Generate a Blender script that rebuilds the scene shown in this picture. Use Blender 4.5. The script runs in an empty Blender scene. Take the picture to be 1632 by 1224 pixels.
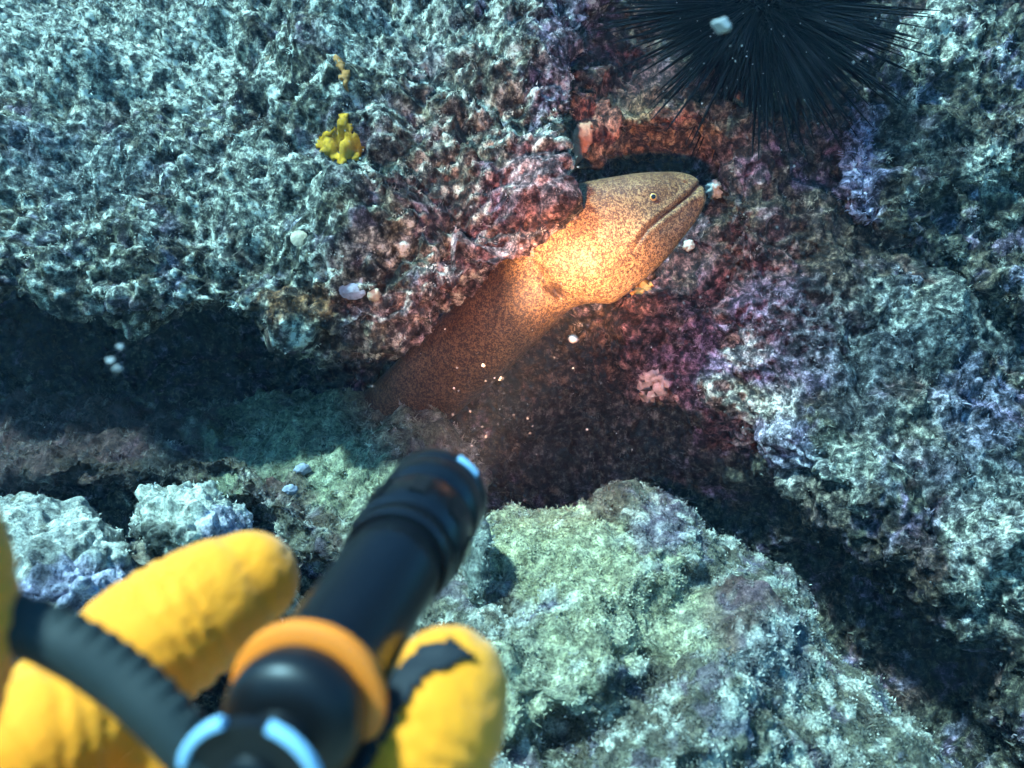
import bpy, bmesh, math, random
import numpy as np
from concurrent.futures import ThreadPoolExecutor
from mathutils import Vector, Matrix

random.seed(7)
RNG = np.random.default_rng(11)
scene = bpy.context.scene
COL = scene.collection

# ------------------------------------------------------------------ camera
PITCH = math.radians(14)
CAM = Vector((0, 0, 1.0))
cam_d = bpy.data.cameras.new("camera")
cam = bpy.data.objects.new("camera", cam_d)
COL.objects.link(cam)
cam.location = CAM
cam.rotation_euler = (math.radians(90) - PITCH, 0, 0)
cam_d.sensor_width = 36
cam_d.lens = 18 / 0.6
cam_d.clip_start = 0.01
cam_d.clip_end = 60
cam_d.dof.use_dof = True
cam_d.dof.focus_distance = 0.86
cam_d.dof.aperture_fstop = 12.0
scene.camera = cam

# ------------------------------------------------------------------ world, sun, exposure
SUN_EL, SUN_AZ = math.radians(60), math.radians(-118)     # azimuth from +Y, clockwise
world = bpy.data.worlds.new("World")
scene.world = world
world.use_nodes = True
wn = world.node_tree
bg = wn.nodes["Background"]
sky = wn.nodes.new("ShaderNodeTexSky")
sky.sky_type = 'NISHITA'
sky.sun_disc = False
sky.sun_elevation = SUN_EL
sky.sun_rotation = SUN_AZ
wmul = wn.nodes.new("ShaderNodeMix")          # daylight after some metres of sea water
wmul.data_type = 'RGBA'
wmul.blend_type = 'MULTIPLY'
wmul.inputs[0].default_value = 1
wmul.inputs[7].default_value = (0.14, 0.60, 0.90, 1)
wn.links.new(sky.outputs[0], wmul.inputs[6])
wn.links.new(wmul.outputs[2], bg.inputs[0])
bg.inputs[1].default_value = 0.115
sun_d = bpy.data.lights.new("sun", 'SUN')
sun_d.energy = 4.6
sun_d.angle = math.radians(5)
sun_d.color = (0.46, 0.88, 1.0)
sun = bpy.data.objects.new("sun", sun_d)
COL.objects.link(sun)
sdir = Vector((math.sin(SUN_AZ) * math.cos(SUN_EL), math.cos(SUN_AZ) * math.cos(SUN_EL), math.sin(SUN_EL)))
sun.rotation_euler = sdir.to_track_quat('Z', 'Y').to_euler()
scene.view_settings.view_transform = 'Standard'
scene.view_settings.look = 'None'
scene.view_settings.exposure = 1.5
scene.view_settings.gamma = 1
scene.view_settings.use_curve_mapping = False
scene.cycles.use_denoising = True
scene.cycles.max_bounces = 4
scene.cycles.diffuse_bounces = 3
scene.cycles.glossy_bounces = 2
scene.cycles.volume_bounces = 0
scene.cycles.use_adaptive_sampling = True
scene.cycles.adaptive_threshold = 0.05
scene.cycles.adaptive_min_samples = 16

# ------------------------------------------------------------------ measuring helpers
K = 0.6 / 816.0
CP, SP = math.cos(PITCH), math.sin(PITCH)


def P(px, py, d):
    """photo position + distance in metres -> world point(s)"""
    px, py, d = np.broadcast_arrays(np.asarray(px, float), np.asarray(py, float), np.asarray(d, float))
    x = (px - 816) * K * d
    v = (612 - py) * K * d
    return np.stack([x, d * CP + v * SP, 1.0 + v * CP - d * SP], -1)


def PX(p):
    """world points -> photo px, py, distance"""
    y, z = p[:, 1], p[:, 2] - 1.0
    d = y * CP - z * SP
    v = y * SP + z * CP
    return 816 + p[:, 0] / (d * K), 612 - v / (d * K), d


def V(px, py, d):
    return Vector(P(px, py, d).tolist())


# ------------------------------------------------------------------ noise in numpy
_perm = RNG.permutation(256)
_perm = np.concatenate([_perm, _perm, _perm]).astype(np.int32)
_g = RNG.normal(size=(256, 3))
_g = (_g / np.linalg.norm(_g, axis=1)[:, None]).astype(np.float32)
_r3 = RNG.random((256, 3)).astype(np.float32)


def perlin(p):
    p = np.asarray(p, np.float32)
    i = np.floor(p).astype(np.int32)
    f = p - i
    i &= 255
    u = f * f * f * (f * (f * 6 - 15) + 10)
    out = 0
    for dx in (0, 1):
        wx = u[:, 0] if dx else 1 - u[:, 0]
        a = _perm[i[:, 0] + dx]
        for dy in (0, 1):
            wy = u[:, 1] if dy else 1 - u[:, 1]
            b = _perm[a + i[:, 1] + dy]
            for dz in (0, 1):
                wz = u[:, 2] if dz else 1 - u[:, 2]
                g = _g[_perm[b + i[:, 2] + dz]]
                dot = g[:, 0] * (f[:, 0] - dx) + g[:, 1] * (f[:, 1] - dy) + g[:, 2] * (f[:, 2] - dz)
                out = out + wx * wy * wz * dot
    return out * 1.5


def fbm(p, f, o=3, gain=0.5, off=0.0):
    a, s, t = 1.0, 0.0, 0.0
    for k in range(o):
        s = s + a * perlin(p * f + off + 17.3 * k)
        t += a
        a *= gain
        f *= 2.03
    return s / t


def billow(p, f, o=2, off=0.0):
    a, s, t = 1.0, 0.0, 0.0
    for k in range(o):
        s = s + a * np.abs(perlin(p * f + off + 9.1 * k))
        t += a
        a *= 0.5
        f *= 2.1
    return s / t


def worley(p, f, off=0.0):
    p = np.asarray(p * f + off, np.float32)
    i = np.floor(p).astype(np.int32)
    fr = p - i
    best = np.full(len(p), 9.0, np.float32)
    for dx in (-1, 0, 1):
        for dy in (-1, 0, 1):
            for dz in (-1, 0, 1):
                h = _perm[_perm[_perm[(i[:, 0] + dx) & 255] + ((i[:, 1] + dy) & 255)] + ((i[:, 2] + dz) & 255)]
                q = _r3[h]
                d = (q[:, 0] + dx - fr[:, 0]) ** 2 + (q[:, 1] + dy - fr[:, 1]) ** 2 + (q[:, 2] + dz - fr[:, 2]) ** 2
                best = np.minimum(best, d)
    return np.sqrt(best)


def sst(x, a, b):
    t = np.clip((x - a) / (b - a), 0, 1)
    return t * t * (3 - 2 * t)


def rbf(ctrl):
    c = np.array(ctrl, float)
    xy, dv = c[:, :2] / 400.0, c[:, 2]
    phi = lambda r2: np.sqrt(r2 + 0.05)
    A = phi(((xy[:, None] - xy[None]) ** 2).sum(-1)) + 1e-3 * np.eye(len(c))
    w = np.linalg.solve(A, dv - dv.mean())

    def f(px, py):
        px, py = np.asarray(px, float), np.asarray(py, float)
        q = np.stack([px.ravel(), py.ravel()], -1) / 400.0
        o = np.zeros(len(q))
        for k in range(len(c)):
            o += w[k] * phi(((q - xy[k]) ** 2).sum(-1))
        return (o + dv.mean()).reshape(px.shape)
    return f


# ------------------------------------------------------------------ object helpers
def tag(o, label=None, cat=None, group=None, kind=None):
    for k, v in (("label", label), ("category", cat), ("group", group), ("kind", kind)):
        if v:
            o[k] = v
    return o


def empty(name, loc):
    o = bpy.data.objects.new(name, None)
    COL.objects.link(o)
    o.location = loc
    o.empty_display_size = 0.01
    return o


def child(o, parent):
    o.parent = parent
    o.matrix_parent_inverse = Matrix.Translation(parent.location).inverted()
    return o


def mesh_obj(name, verts, faces, mat, parent=None, smooth=True, cols=None, attrs=None):
    me = bpy.data.meshes.new(name)
    if isinstance(faces, np.ndarray):
        k = faces.shape[1]
        me.vertices.add(len(verts))
        me.vertices.foreach_set("co", np.asarray(verts, np.float32).ravel())
        me.loops.add(faces.size)
        me.loops.foreach_set("vertex_index", faces.astype(np.int32).ravel())
        me.polygons.add(len(faces))
        me.polygons.foreach_set("loop_start", np.arange(0, faces.size, k, dtype=np.int32))
        me.update(calc_edges=True)
    else:
        me.from_pydata([tuple(v) for v in verts], [], faces)
        me.update()
    me.polygons.foreach_set("use_smooth", np.full(len(me.polygons), smooth))
    if cols is not None:
        a = me.attributes.new("Col", 'FLOAT_COLOR', 'POINT')
        a.data.foreach_set("color", np.concatenate([cols, np.ones((len(cols), 1))], 1).astype(np.float32).ravel())
    for n, v in (attrs or {}).items():
        a = me.attributes.new(n, 'FLOAT', 'POINT')
        a.data.foreach_set("value", np.asarray(v, np.float32))
    if mat:
        me.materials.append(mat)
    o = bpy.data.objects.new(name, me)
    COL.objects.link(o)
    if parent:
        child(o, parent)
    return o


def evaluated(o):
    """apply the modifiers, hand back verts (N,3) and quads/tris"""
    dg = bpy.context.evaluated_depsgraph_get()
    me = bpy.data.meshes.new_from_object(o.evaluated_get(dg))
    v = np.empty(len(me.vertices) * 3, np.float32)
    me.vertices.foreach_get("co", v)
    n = len(me.polygons)
    lt = np.empty(n, np.int32)
    me.polygons.foreach_get("loop_total", lt)
    li = np.empty(len(me.loops), np.int32)
    me.loops.foreach_get("vertex_index", li)
    assert (lt == 4).all(), "remesh gave mixed faces"
    bpy.data.meshes.remove(me)
    return v.reshape(-1, 3), li.reshape(-1, 4)


def vnormals(v, f):
    n = np.zeros_like(v, dtype=np.float64)
    fn = np.cross(v[f[:, 2]] - v[f[:, 0]], v[f[:, 3]] - v[f[:, 1]])
    for k in range(4):
        for c in range(3):
            n[:, c] += np.bincount(f[:, k], fn[:, c], len(v))
    return n / (np.linalg.norm(n, axis=1)[:, None] + 1e-12)


def remesh(verts, faces, voxel, smooth=0):
    o = mesh_obj("temporary", verts, faces, None)
    m = o.modifiers.new("r", 'REMESH')
    m.mode = 'VOXEL'
    m.voxel_size = voxel
    if smooth:
        s = o.modifiers.new("s", 'SMOOTH')
        s.factor = 0.5
        s.iterations = smooth
    v, f = evaluated(o)
    me = o.data
    bpy.data.objects.remove(o)
    bpy.data.meshes.remove(me)
    return v, f


def skin(verts, faces, voxel, coarse=0.011):
    """fine skin where the picture looks, a coarse one behind and beyond it"""
    out, off = [], 0
    for vs, fine in ((voxel, True), (coarse, False)):
        v, f = remesh(verts, faces, vs)
        n = vnormals(v, f)
        px, py, d = PX(v)
        view = v - np.array([0, 0, 1.0])
        view /= np.linalg.norm(view, axis=1)[:, None]
        m = (px > -110) & (px < 1740) & (py > -110) & (py < 1330) & ((n * view).sum(1) < 0.5)
        keep = m[f].any(1) if fine else ~m[f].all(1)
        f = f[keep]
        used = np.unique(f)
        rm = np.zeros(len(v), int)
        rm[used] = np.arange(len(used))
        out.append((v[used], rm[f] + off, n[used]))
        off += len(used)
    return tuple(np.concatenate([q[k] for q in out]) for k in range(3))


# ------------------------------------------------------------------ materials
def new_mat(name):
    m = bpy.data.materials.new(name)
    m.use_nodes = True
    nt = m.node_tree
    return m, nt, nt.nodes["Principled BSDF"]


def N(nt, t, **kw):
    n = nt.nodes.new(t)
    for k, v in kw.items():
        setattr(n, k, v)
    return n


def noise(nt, co, scale, detail=3, rough=0.55):
    n = N(nt, "ShaderNodeTexNoise")
    n.inputs["Scale"].default_value = scale
    n.inputs["Detail"].default_value = detail
    n.inputs["Roughness"].default_value = rough
    nt.links.new(co, n.inputs["Vector"])
    return n.outputs["Fac"]


def ramp(nt, fac, stops):
    r = N(nt, "ShaderNodeValToRGB")
    e = r.color_ramp.elements
    while len(e) < len(stops):
        e.new(0.5)
    for k, (p, c) in enumerate(stops):
        e[k].position = p
        e[k].color = tuple(c) + (1,) if len(c) == 3 else c
    nt.links.new(fac, r.inputs[0])
    return r.outputs[0]


def mixc(nt, fac, a, b, mode='MIX'):
    m = N(nt, "ShaderNodeMix", data_type='RGBA', blend_type=mode)
    for s, v in ((0, fac), (6, a), (7, b)):
        if hasattr(v, "is_output"):
            nt.links.new(v, m.inputs[s])
        else:
            m.inputs[s].default_value = v if s == 0 else tuple(v) + (1,)
    return m.outputs[2]


def bump(nt, b, h, strength, dist, prev=None):
    n = N(nt, "ShaderNodeBump")
    n.inputs["Strength"].default_value = strength
    n.inputs["Distance"].default_value = dist
    nt.links.new(h, n.inputs["Height"])
    if prev is not None:
        nt.links.new(prev, n.inputs["Normal"])
    nt.links.new(n.outputs[0], b.inputs["Normal"])
    return n.outputs[0]


def rock_material(name, flecks):
    m, nt, b = new_mat(name)
    co = N(nt, "ShaderNodeTexCoord").outputs["Object"]
    at = N(nt, "ShaderNodeAttribute", attribute_name="Col").outputs["Color"]
    n0 = noise(nt, co, 95, 6, 0.72)
    n1 = noise(nt, co, 260, 4, 0.65)
    n2 = noise(nt, co, 700, 3, 0.6)
    c = mixc(nt, 1.0, at, ramp(nt, n1, [(0.3, (0.35, 0.35, 0.37)), (0.5, (0.9, 0.9, 0.9)), (0.68, (1.5, 1.5, 1.42))]), 'MULTIPLY')
    c = mixc(nt, 1.0, c, ramp(nt, n2, [(0.3, (0.55, 0.55, 0.55)), (0.65, (1.35, 1.35, 1.35))]), 'MULTIPLY')
    c = mixc(nt, 1.0, c, ramp(nt, n0, flecks), 'MULTIPLY')
    c = mixc(nt, 1.0, c, (0.80, 0.78, 0.70), 'DARKEN')
    nt.links.new(c, b.inputs["Base Color"])
    b.inputs["Roughness"].default_value = 0.85
    b.inputs["Specular IOR Level"].default_value = 0.12
    p = bump(nt, b, n0, 0.9, 0.005)
    p = bump(nt, b, n1, 0.9, 0.0035, p)
    bump(nt, b, n2, 0.8, 0.0015, p)
    return m


def turf_material():
    m, nt, b = new_mat("algae_turf")
    at = N(nt, "ShaderNodeAttribute", attribute_name="Col").outputs["Color"]
    nt.links.new(at, b.inputs["Base Color"])
    b.inputs["Roughness"].default_value = 0.7
    b.inputs["Specular IOR Level"].default_value = 0.2
    tr = N(nt, "ShaderNodeBsdfTranslucent")
    nt.links.new(at, tr.inputs[0])
    mx = N(nt, "ShaderNodeMixShader")
    mx.inputs[0].default_value = 0.3
    nt.links.new(b.outputs[0], mx.inputs[1])
    nt.links.new(tr.outputs[0], mx.inputs[2])
    nt.links.new(mx.outputs[0], nt.nodes["Material Output"].inputs[0])
    return m


def plain(name, col, rough=0.5, spec=0.5, metal=0.0, var=0.0, vscale=60, bmp=0.0, bscale=300):
    m, nt, b = new_mat(name)
    co = N(nt, "ShaderNodeTexCoord").outputs["Object"]
    if var:
        f = noise(nt, co, vscale, 4, 0.6)
        lo = tuple(c * (1 - var) for c in col)
        hi = tuple(min(1, c * (1 + var)) for c in col)
        nt.links.new(ramp(nt, f, [(0.3, lo), (0.7, hi)]), b.inputs["Base Color"])
    else:
        b.inputs["Base Color"].default_value = tuple(col) + (1,)
    b.inputs["Roughness"].default_value = rough
    b.inputs["Specular IOR Level"].default_value = spec
    b.inputs["Metallic"].default_value = metal
    if bmp:
        bump(nt, b, noise(nt, co, bscale, 4, 0.6), bmp, 0.001)
    return m


ROCK = rock_material("encrusted_rock", [(0.40, (0.08, 0.08, 0.09)), (0.49, (0.38, 0.38, 0.38)), (0.55, (1.0, 0.98, 0.94)), (0.63, (2.3, 2.25, 2.1))])
SILTED = rock_material("silted_rock", [(0.34, (0.40, 0.39, 0.38)), (0.48, (0.80, 0.80, 0.78)), (0.56, (1.0, 1.0, 0.96)), (0.68, (1.35, 1.33, 1.2))])
TURF = turf_material()

PALE = np.array([0.68, 0.64, 0.52])
OLIVE = np.array([0.27, 0.24, 0.17])
DARK = np.array([0.035, 0.038, 0.034])
PURPLE = np.array([0.26, 0.17, 0.30])
RED = np.array([0.26, 0.06, 0.05])
MAROON = np.array([0.12, 0.045, 0.05])
PINK = np.array([0.45, 0.26, 0.27])
BROWN = np.array([0.13, 0.085, 0.06])
RUST = np.array([0.34, 0.12, 0.035])
OCHRE = np.array([0.45, 0.29, 0.05])
LILAC = np.array([0.40, 0.36, 0.55])


def mixn(c, col, w):
    w = np.clip(w, 0, 1)[:, None]
    return c * (1 - w) + col * w


def dress(v, n, shape, colour, zones, off):
    """the skin in slices, over all cores"""
    cuts = [(i, i + 12000) for i in range(0, len(v), 12000)]
    with ThreadPoolExecutor(8) as ex:
        r = list(ex.map(lambda c: dress_slice(v[c[0]:c[1]], n[c[0]:c[1]], shape, colour, zones, off), cuts))
    return tuple(np.concatenate([q[k] for q in r]) for k in range(4))


def dress_slice(v, n, shape, colour, zones, off):
    """relief and colour of one rock skin. shape: amplitudes; colour: weights of the crust kinds"""
    v = v.astype(np.float64)
    big = fbm(v, 7, 3, off=off)
    mid = fbm(v, 22, 3, off=off + 3)
    cell = worley(v + 0.006 * np.stack([fbm(v, 40, 1, off=off + q) for q in (1, 2, 3)], 1), shape.get("cf", 34), off)
    lump = 1 - sst(cell, 0.15, 0.75)
    fine = billow(v, 75, 2, off + 5)
    fine2 = fbm(v, 170, 2, off=off + 8)
    frac = fbm(v, 24, 4, 0.62, off + 13)
    calm = 0.4 + 0.9 * sst(fbm(v, 9, 2, off=off + 17), -0.3, 0.3)
    h = shape["big"] * big + shape["mid"] * mid + calm * (shape["frac"] * frac + shape["lump"] * (lump - 0.4) + shape["fine"] * (fine - 0.3)) + shape["fine2"] * fine2
    if shape.get("boss"):
        wv = v + 0.03 * np.stack([fbm(v, 14, 2, off=off + q) for q in (41, 43, 47)], 1)
        h = h + shape["boss"] * (0.5 - worley(wv, shape.get("bf", 8), off + 2))
    if shape.get("pit"):
        pit = sst(fbm(v, 30, 2, off=off + 21), 0.05, 0.35) + 0.6 * sst(perlin(v * 75 + off), 0.12, 0.4)
        h = h - shape["pit"] * pit
    out = v + n * h[:, None]
    if shape.get("vec"):
        out = out + shape["vec"] * np.stack([fbm(v, 55, 2, off=off + 30 + q) for q in (0, 5, 10)], 1)
    if shape.get("vec2"):
        out = out + shape["vec2"] * np.stack([fbm(v, 130, 1, off=off + 50 + q) for q in (0, 5, 10)], 1)
    # ---- crusts
    q = fbm(v, 45, 3, 0.65, off + 60)
    q2 = fbm(v, 16, 3, 0.6, off + 70)
    q3 = fbm(v, 90, 2, 0.6, off + 80)
    c = np.tile(OLIVE * colour.get("base", 0.62), (len(v), 1))
    c = mixn(c, DARK, sst(q + 0.5 * q3, -0.02, -0.3) * colour.get("dark", 0.9))
    c = mixn(c, BROWN, sst(q2, 0.05, 0.3) * colour.get("brown", 0.5))
    c = mixn(c, PURPLE, sst(fbm(v, 20, 3, 0.6, off + 90) + 0.3 * q3, 0.1, 0.28) * colour.get("purple", 0.5))
    c = mixn(c, MAROON, sst(fbm(v, 13, 3, 0.6, off + 95) + 0.3 * q, 0.12, 0.3) * colour.get("maroon", 0.3))
    c = mixn(c, LILAC, sst(fbm(v, 27, 3, 0.6, off + 101), 0.2, 0.36) * colour.get("lilac", 0.25))
    c = mixn(c, PALE, sst(0.6 * q + 0.6 * q3 + 0.35 * (lump - 0.45) + colour.get("pale_bias", 0.0), 0.08, 0.34) * colour.get("pale", 0.8))
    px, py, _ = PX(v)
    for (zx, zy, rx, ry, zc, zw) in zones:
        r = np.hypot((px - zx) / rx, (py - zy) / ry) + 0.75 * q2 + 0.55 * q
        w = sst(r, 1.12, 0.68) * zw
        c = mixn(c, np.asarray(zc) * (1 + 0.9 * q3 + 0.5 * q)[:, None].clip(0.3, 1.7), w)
    return out, np.clip(c, 0.01, 0.9), lump, q


def turf(parent, v, n, c, density, clumps, length, off, per=9, bright=1.25, width=0.0007):
    """uncountable tufts of filamentous algae: thin bent blades in clumps"""
    px, py, d = PX(v)
    ok = (px > -120) & (px < 1750) & (py > -120) & (py < 1340)
    view = v - np.array(CAM)
    view /= np.linalg.norm(view, axis=1)[:, None]
    ok &= (n * view).sum(1) < 0.35
    w = np.clip(density, 0, 1) * ok
    w = w / w.sum()
    idx = RNG.choice(len(v), clumps, p=w)
    nb = clumps * per
    base = np.repeat(v[idx], per, 0) + RNG.normal(scale=0.0017, size=(nb, 3))
    nn = np.repeat(n[idx], per, 0)
    up = np.array([0, 0, 0.35])
    dr = nn + 0.75 * RNG.normal(size=(nb, 3)) + up
    dr /= np.linalg.norm(dr, axis=1)[:, None]
    L = (length * np.repeat(RNG.uniform(0.45, 1.3, clumps), per) * RNG.uniform(0.5, 1.2, nb))[:, None]
    bend = RNG.normal(size=(nb, 3)) * 0.45
    side = np.cross(dr, RNG.normal(size=(nb, 3)))
    side /= np.linalg.norm(side, axis=1)[:, None] + 1e-9
    W = width * RNG.uniform(0.6, 1.5, (nb, 1))
    base = base - nn * 0.001
    m = base + dr * L * 0.5
    t = base + (dr + bend) * L
    vs = np.stack([base - side * W, base + side * W, m - side * W * 0.9, m + side * W * 0.9, t], 1).reshape(-1, 3)
    o = np.arange(nb)[:, None] * 5
    f = np.concatenate([o + [0, 1, 3], o + [0, 3, 2], o + [2, 3, 4]])
    tone = RNG.uniform(0.6, 1.35, (clumps, 1)) * bright
    cc = np.repeat(np.clip(c[idx] * tone * 0.75 + 0.05 * tone * np.array([1.0, 0.95, 0.76]), 0.01, 0.8), per, 0)
    cc = np.repeat(cc, 5, 0)
    o = mesh_obj("algae_turf", vs, f, TURF, parent, smooth=False, cols=cc)
    o["kind"] = "stuff"
    return o


SKINS = []     # (verts, normals) of every rock skin, to seat small things on


def finish_rock(name, v, f, shape, colour, zones, off, label, cat, tf=None, kind=None, n0=None, mat=None):
    n = vnormals(v, f) if n0 is None else n0
    v2, c, lump, q = dress(v, n, shape, colour, zones, off)
    o = mesh_obj(name, v2, f, mat or ROCK, cols=c)
    if kind:
        tag(o, label, cat, kind=kind)
    else:
        tag(o, label, cat)
    n2 = vnormals(v2, f)
    SKINS.append((v2, n2, f))
    if tf:
        dens = 0.08 + sst(q + 0.5 * lump, tf.get("lo", 0.0), tf.get("hi", 0.5))
        turf(o, v2, n2, c, dens, tf["clumps"], tf["length"], off, tf.get("per", 9), tf.get("bright", 1.25))
    return o


def inflated(outline, centre, ctrl, edge, back, power=3.0, ns=220, nt=40, nb=14, shrink=0.25):
    """a solid lump: closed outline, front relief from measured distances, rounded over to a back"""
    O = np.array(outline, float)
    seg = np.linalg.norm(np.roll(O, -1, 0) - O, axis=1)
    cum = np.concatenate([[0], np.cumsum(seg)])
    s = np.linspace(0, cum[-1], ns, endpoint=False)
    Oc = np.vstack([O, O[:1]])
    ox, oy = np.interp(s, cum, Oc[:, 0]), np.interp(s, cum, Oc[:, 1])
    for _ in range(3):
        ox = 0.25 * np.roll(ox, 1) + 0.5 * ox + 0.25 * np.roll(ox, -1)
        oy = 0.25 * np.roll(oy, 1) + 0.5 * oy + 0.25 * np.roll(oy, -1)
    f = rbf(ctrl)
    cx, cy = centre
    rings = []
    for t in np.linspace(0.02, 1, nt):
        px, py = cx + (ox - cx) * t, cy + (oy - cy) * t
        rings.append(P(px, py, f(px, py) + edge * (1 - math.sqrt(max(0, 1 - t ** power)))))
    d_edge = f(ox, oy) + edge
    for k in range(1, nb + 1):
        t = k / nb
        r = 1 - shrink * t * t
        px, py = cx + (ox - cx) * r, cy + (oy - cy) * r
        rings.append(P(px, py, d_edge + back * t))
    v = np.concatenate(rings + [P(cx, cy, f(np.array([cx]), np.array([cy]))), P(cx, cy, float(d_edge.mean() + back))[None]])
    R = len(rings)
    a = np.arange(ns)
    b = (a + 1) % ns
    faces = []
    for k in range(R - 1):
        faces += list(zip((k * ns + a).tolist(), (k * ns + b).tolist(), ((k + 1) * ns + b).tolist(), ((k + 1) * ns + a).tolist()))
    c0, c1 = R * ns, R * ns + 1
    faces += [(c0, int(j), int(i)) for i, j in zip(a, b)]
    e = (R - 1) * ns
    faces += [(c1, e + int(i), e + int(j)) for i, j in zip(a, b)]
    return v, [tuple(int(x) for x in q) for q in faces]


# ================================================================== THE SETTING
# ---- sea floor far below and beyond
gx = np.linspace(-3, 3, 90)
gv = np.array([(x, y, -0.55 + 0.05 * math.sin(3 * x + y) + 0.04 * math.sin(5 * y)) for y in gx for x in gx])
gv[:, 1] += 0.4
gf = np.array([(j * 90 + i, j * 90 + i + 1, (j + 1) * 90 + i + 1, (j + 1) * 90 + i) for j in range(89) for i in range(89)])
sb = mesh_obj("seabed", gv, gf, plain("sea_sand", (0.30, 0.29, 0.22), 0.9, 0.1, var=0.4, vscale=9, bmp=0.6, bscale=40))
tag(sb, "pale sandy seabed beneath the reef", "seabed", kind="structure")

# ---- reef wall: one rock face behind everything, distance measured at control points
WALL = rbf([
    (-500, -500, 1.7), (0, -400, 1.65), (0, 0, 1.5), (500, -300, 1.4), (500, 200, 1.35), (900, -400, 1.25), (1000, -100, 1.07),
    (940, 100, 1.04), (1000, 150, 1.02), (990, 212, 0.985), (1070, 212, 0.965), (1030, 262, 1.13), (965, 285, 1.10), (1090, 268, 1.07), (1140, 255, 0.955), (1135, 320, 0.95), (930, 300, 1.05), (880, 400, 1.06), (1200, 100, 0.99), (1200, 0, 1.03),  # hollow above the eel's head is shaped in to deepen its cast shadow
    (1130, 400, 0.94), (1060, 460, 0.955), (980, 520, 0.99), (1250, 300, 0.93), (1300, 150, 0.98), (1380, 60, 1.12), (1500, -100, 1.35), (1700, -300, 1.6), (1250, -400, 1.2),
    (1300, 450, 0.90), (1450, 400, 0.93), (1632, 420, 0.99), (1800, 400, 1.05), (1150, 560, 0.93), (1050, 620, 0.97), (1300, 620, 0.87), (1450, 600, 0.86), (1632, 620, 0.86), (1800, 600, 0.9),
    (850, 600, 1.05), (900, 700, 1.08), (800, 760, 1.10), (1000, 760, 1.05), (1120, 720, 0.98), (1250, 760, 0.88), (1400, 780, 0.80), (1550, 780, 0.79), (1700, 800, 0.78), (1900, 800, 0.8),
    (1180, 840, 1.03), (1300, 935, 0.98), (1420, 1050, 0.92), (1340, 870, 0.87), (1500, 940, 0.77), (1632, 1000, 0.74), (1560, 1160, 0.84), (1632, 1220, 0.78), (1620, 1080, 0.75), (1750, 1150, 0.7), (1900, 1300, 0.66), (1500, 1250, 0.78),
    (650, 560, 1.12), (450, 560, 1.22), (200, 560, 1.28), (0, 540, 1.15), (-200, 560, 1.05), (-500, 500, 1.2), (400, 400, 1.35), (100, 300, 1.4), (650, 660, 1.10), (350, 660, 1.15), (0, 660, 1.1),
    (300, 800, 1.08), (0, 780, 1.05), (600, 850, 1.0), (850, 880, 0.98), (450, 920, 1.0), (0, 950, 0.95), (200, 900, 1.02), (250, 1100, 0.68), (700, 1100, 0.72), (1000, 1100, 0.75), (1300, 1200, 0.78), (0, 1250, 0.60), (700, 1350, 0.6), (1200, 1450, 0.62), (-400, 1000, 0.8), (-300, 1400, 0.6), (2100, 1100, 0.8), (2200, 300, 1.2), (2100, -200, 1.6), (1700, 1500, 0.6), (700, 1700, 0.5),
])


def axis(lo, a, b, hi, step, grow=1.12):
    x = list(np.arange(a, b, step))
    s = step
    while x[-1] < hi:
        s *= grow
        x.append(x[-1] + s)
    s = step
    while x[0] > lo:
        s *= grow
        x.insert(0, x[0] - s)
    return np.array(x)


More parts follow.
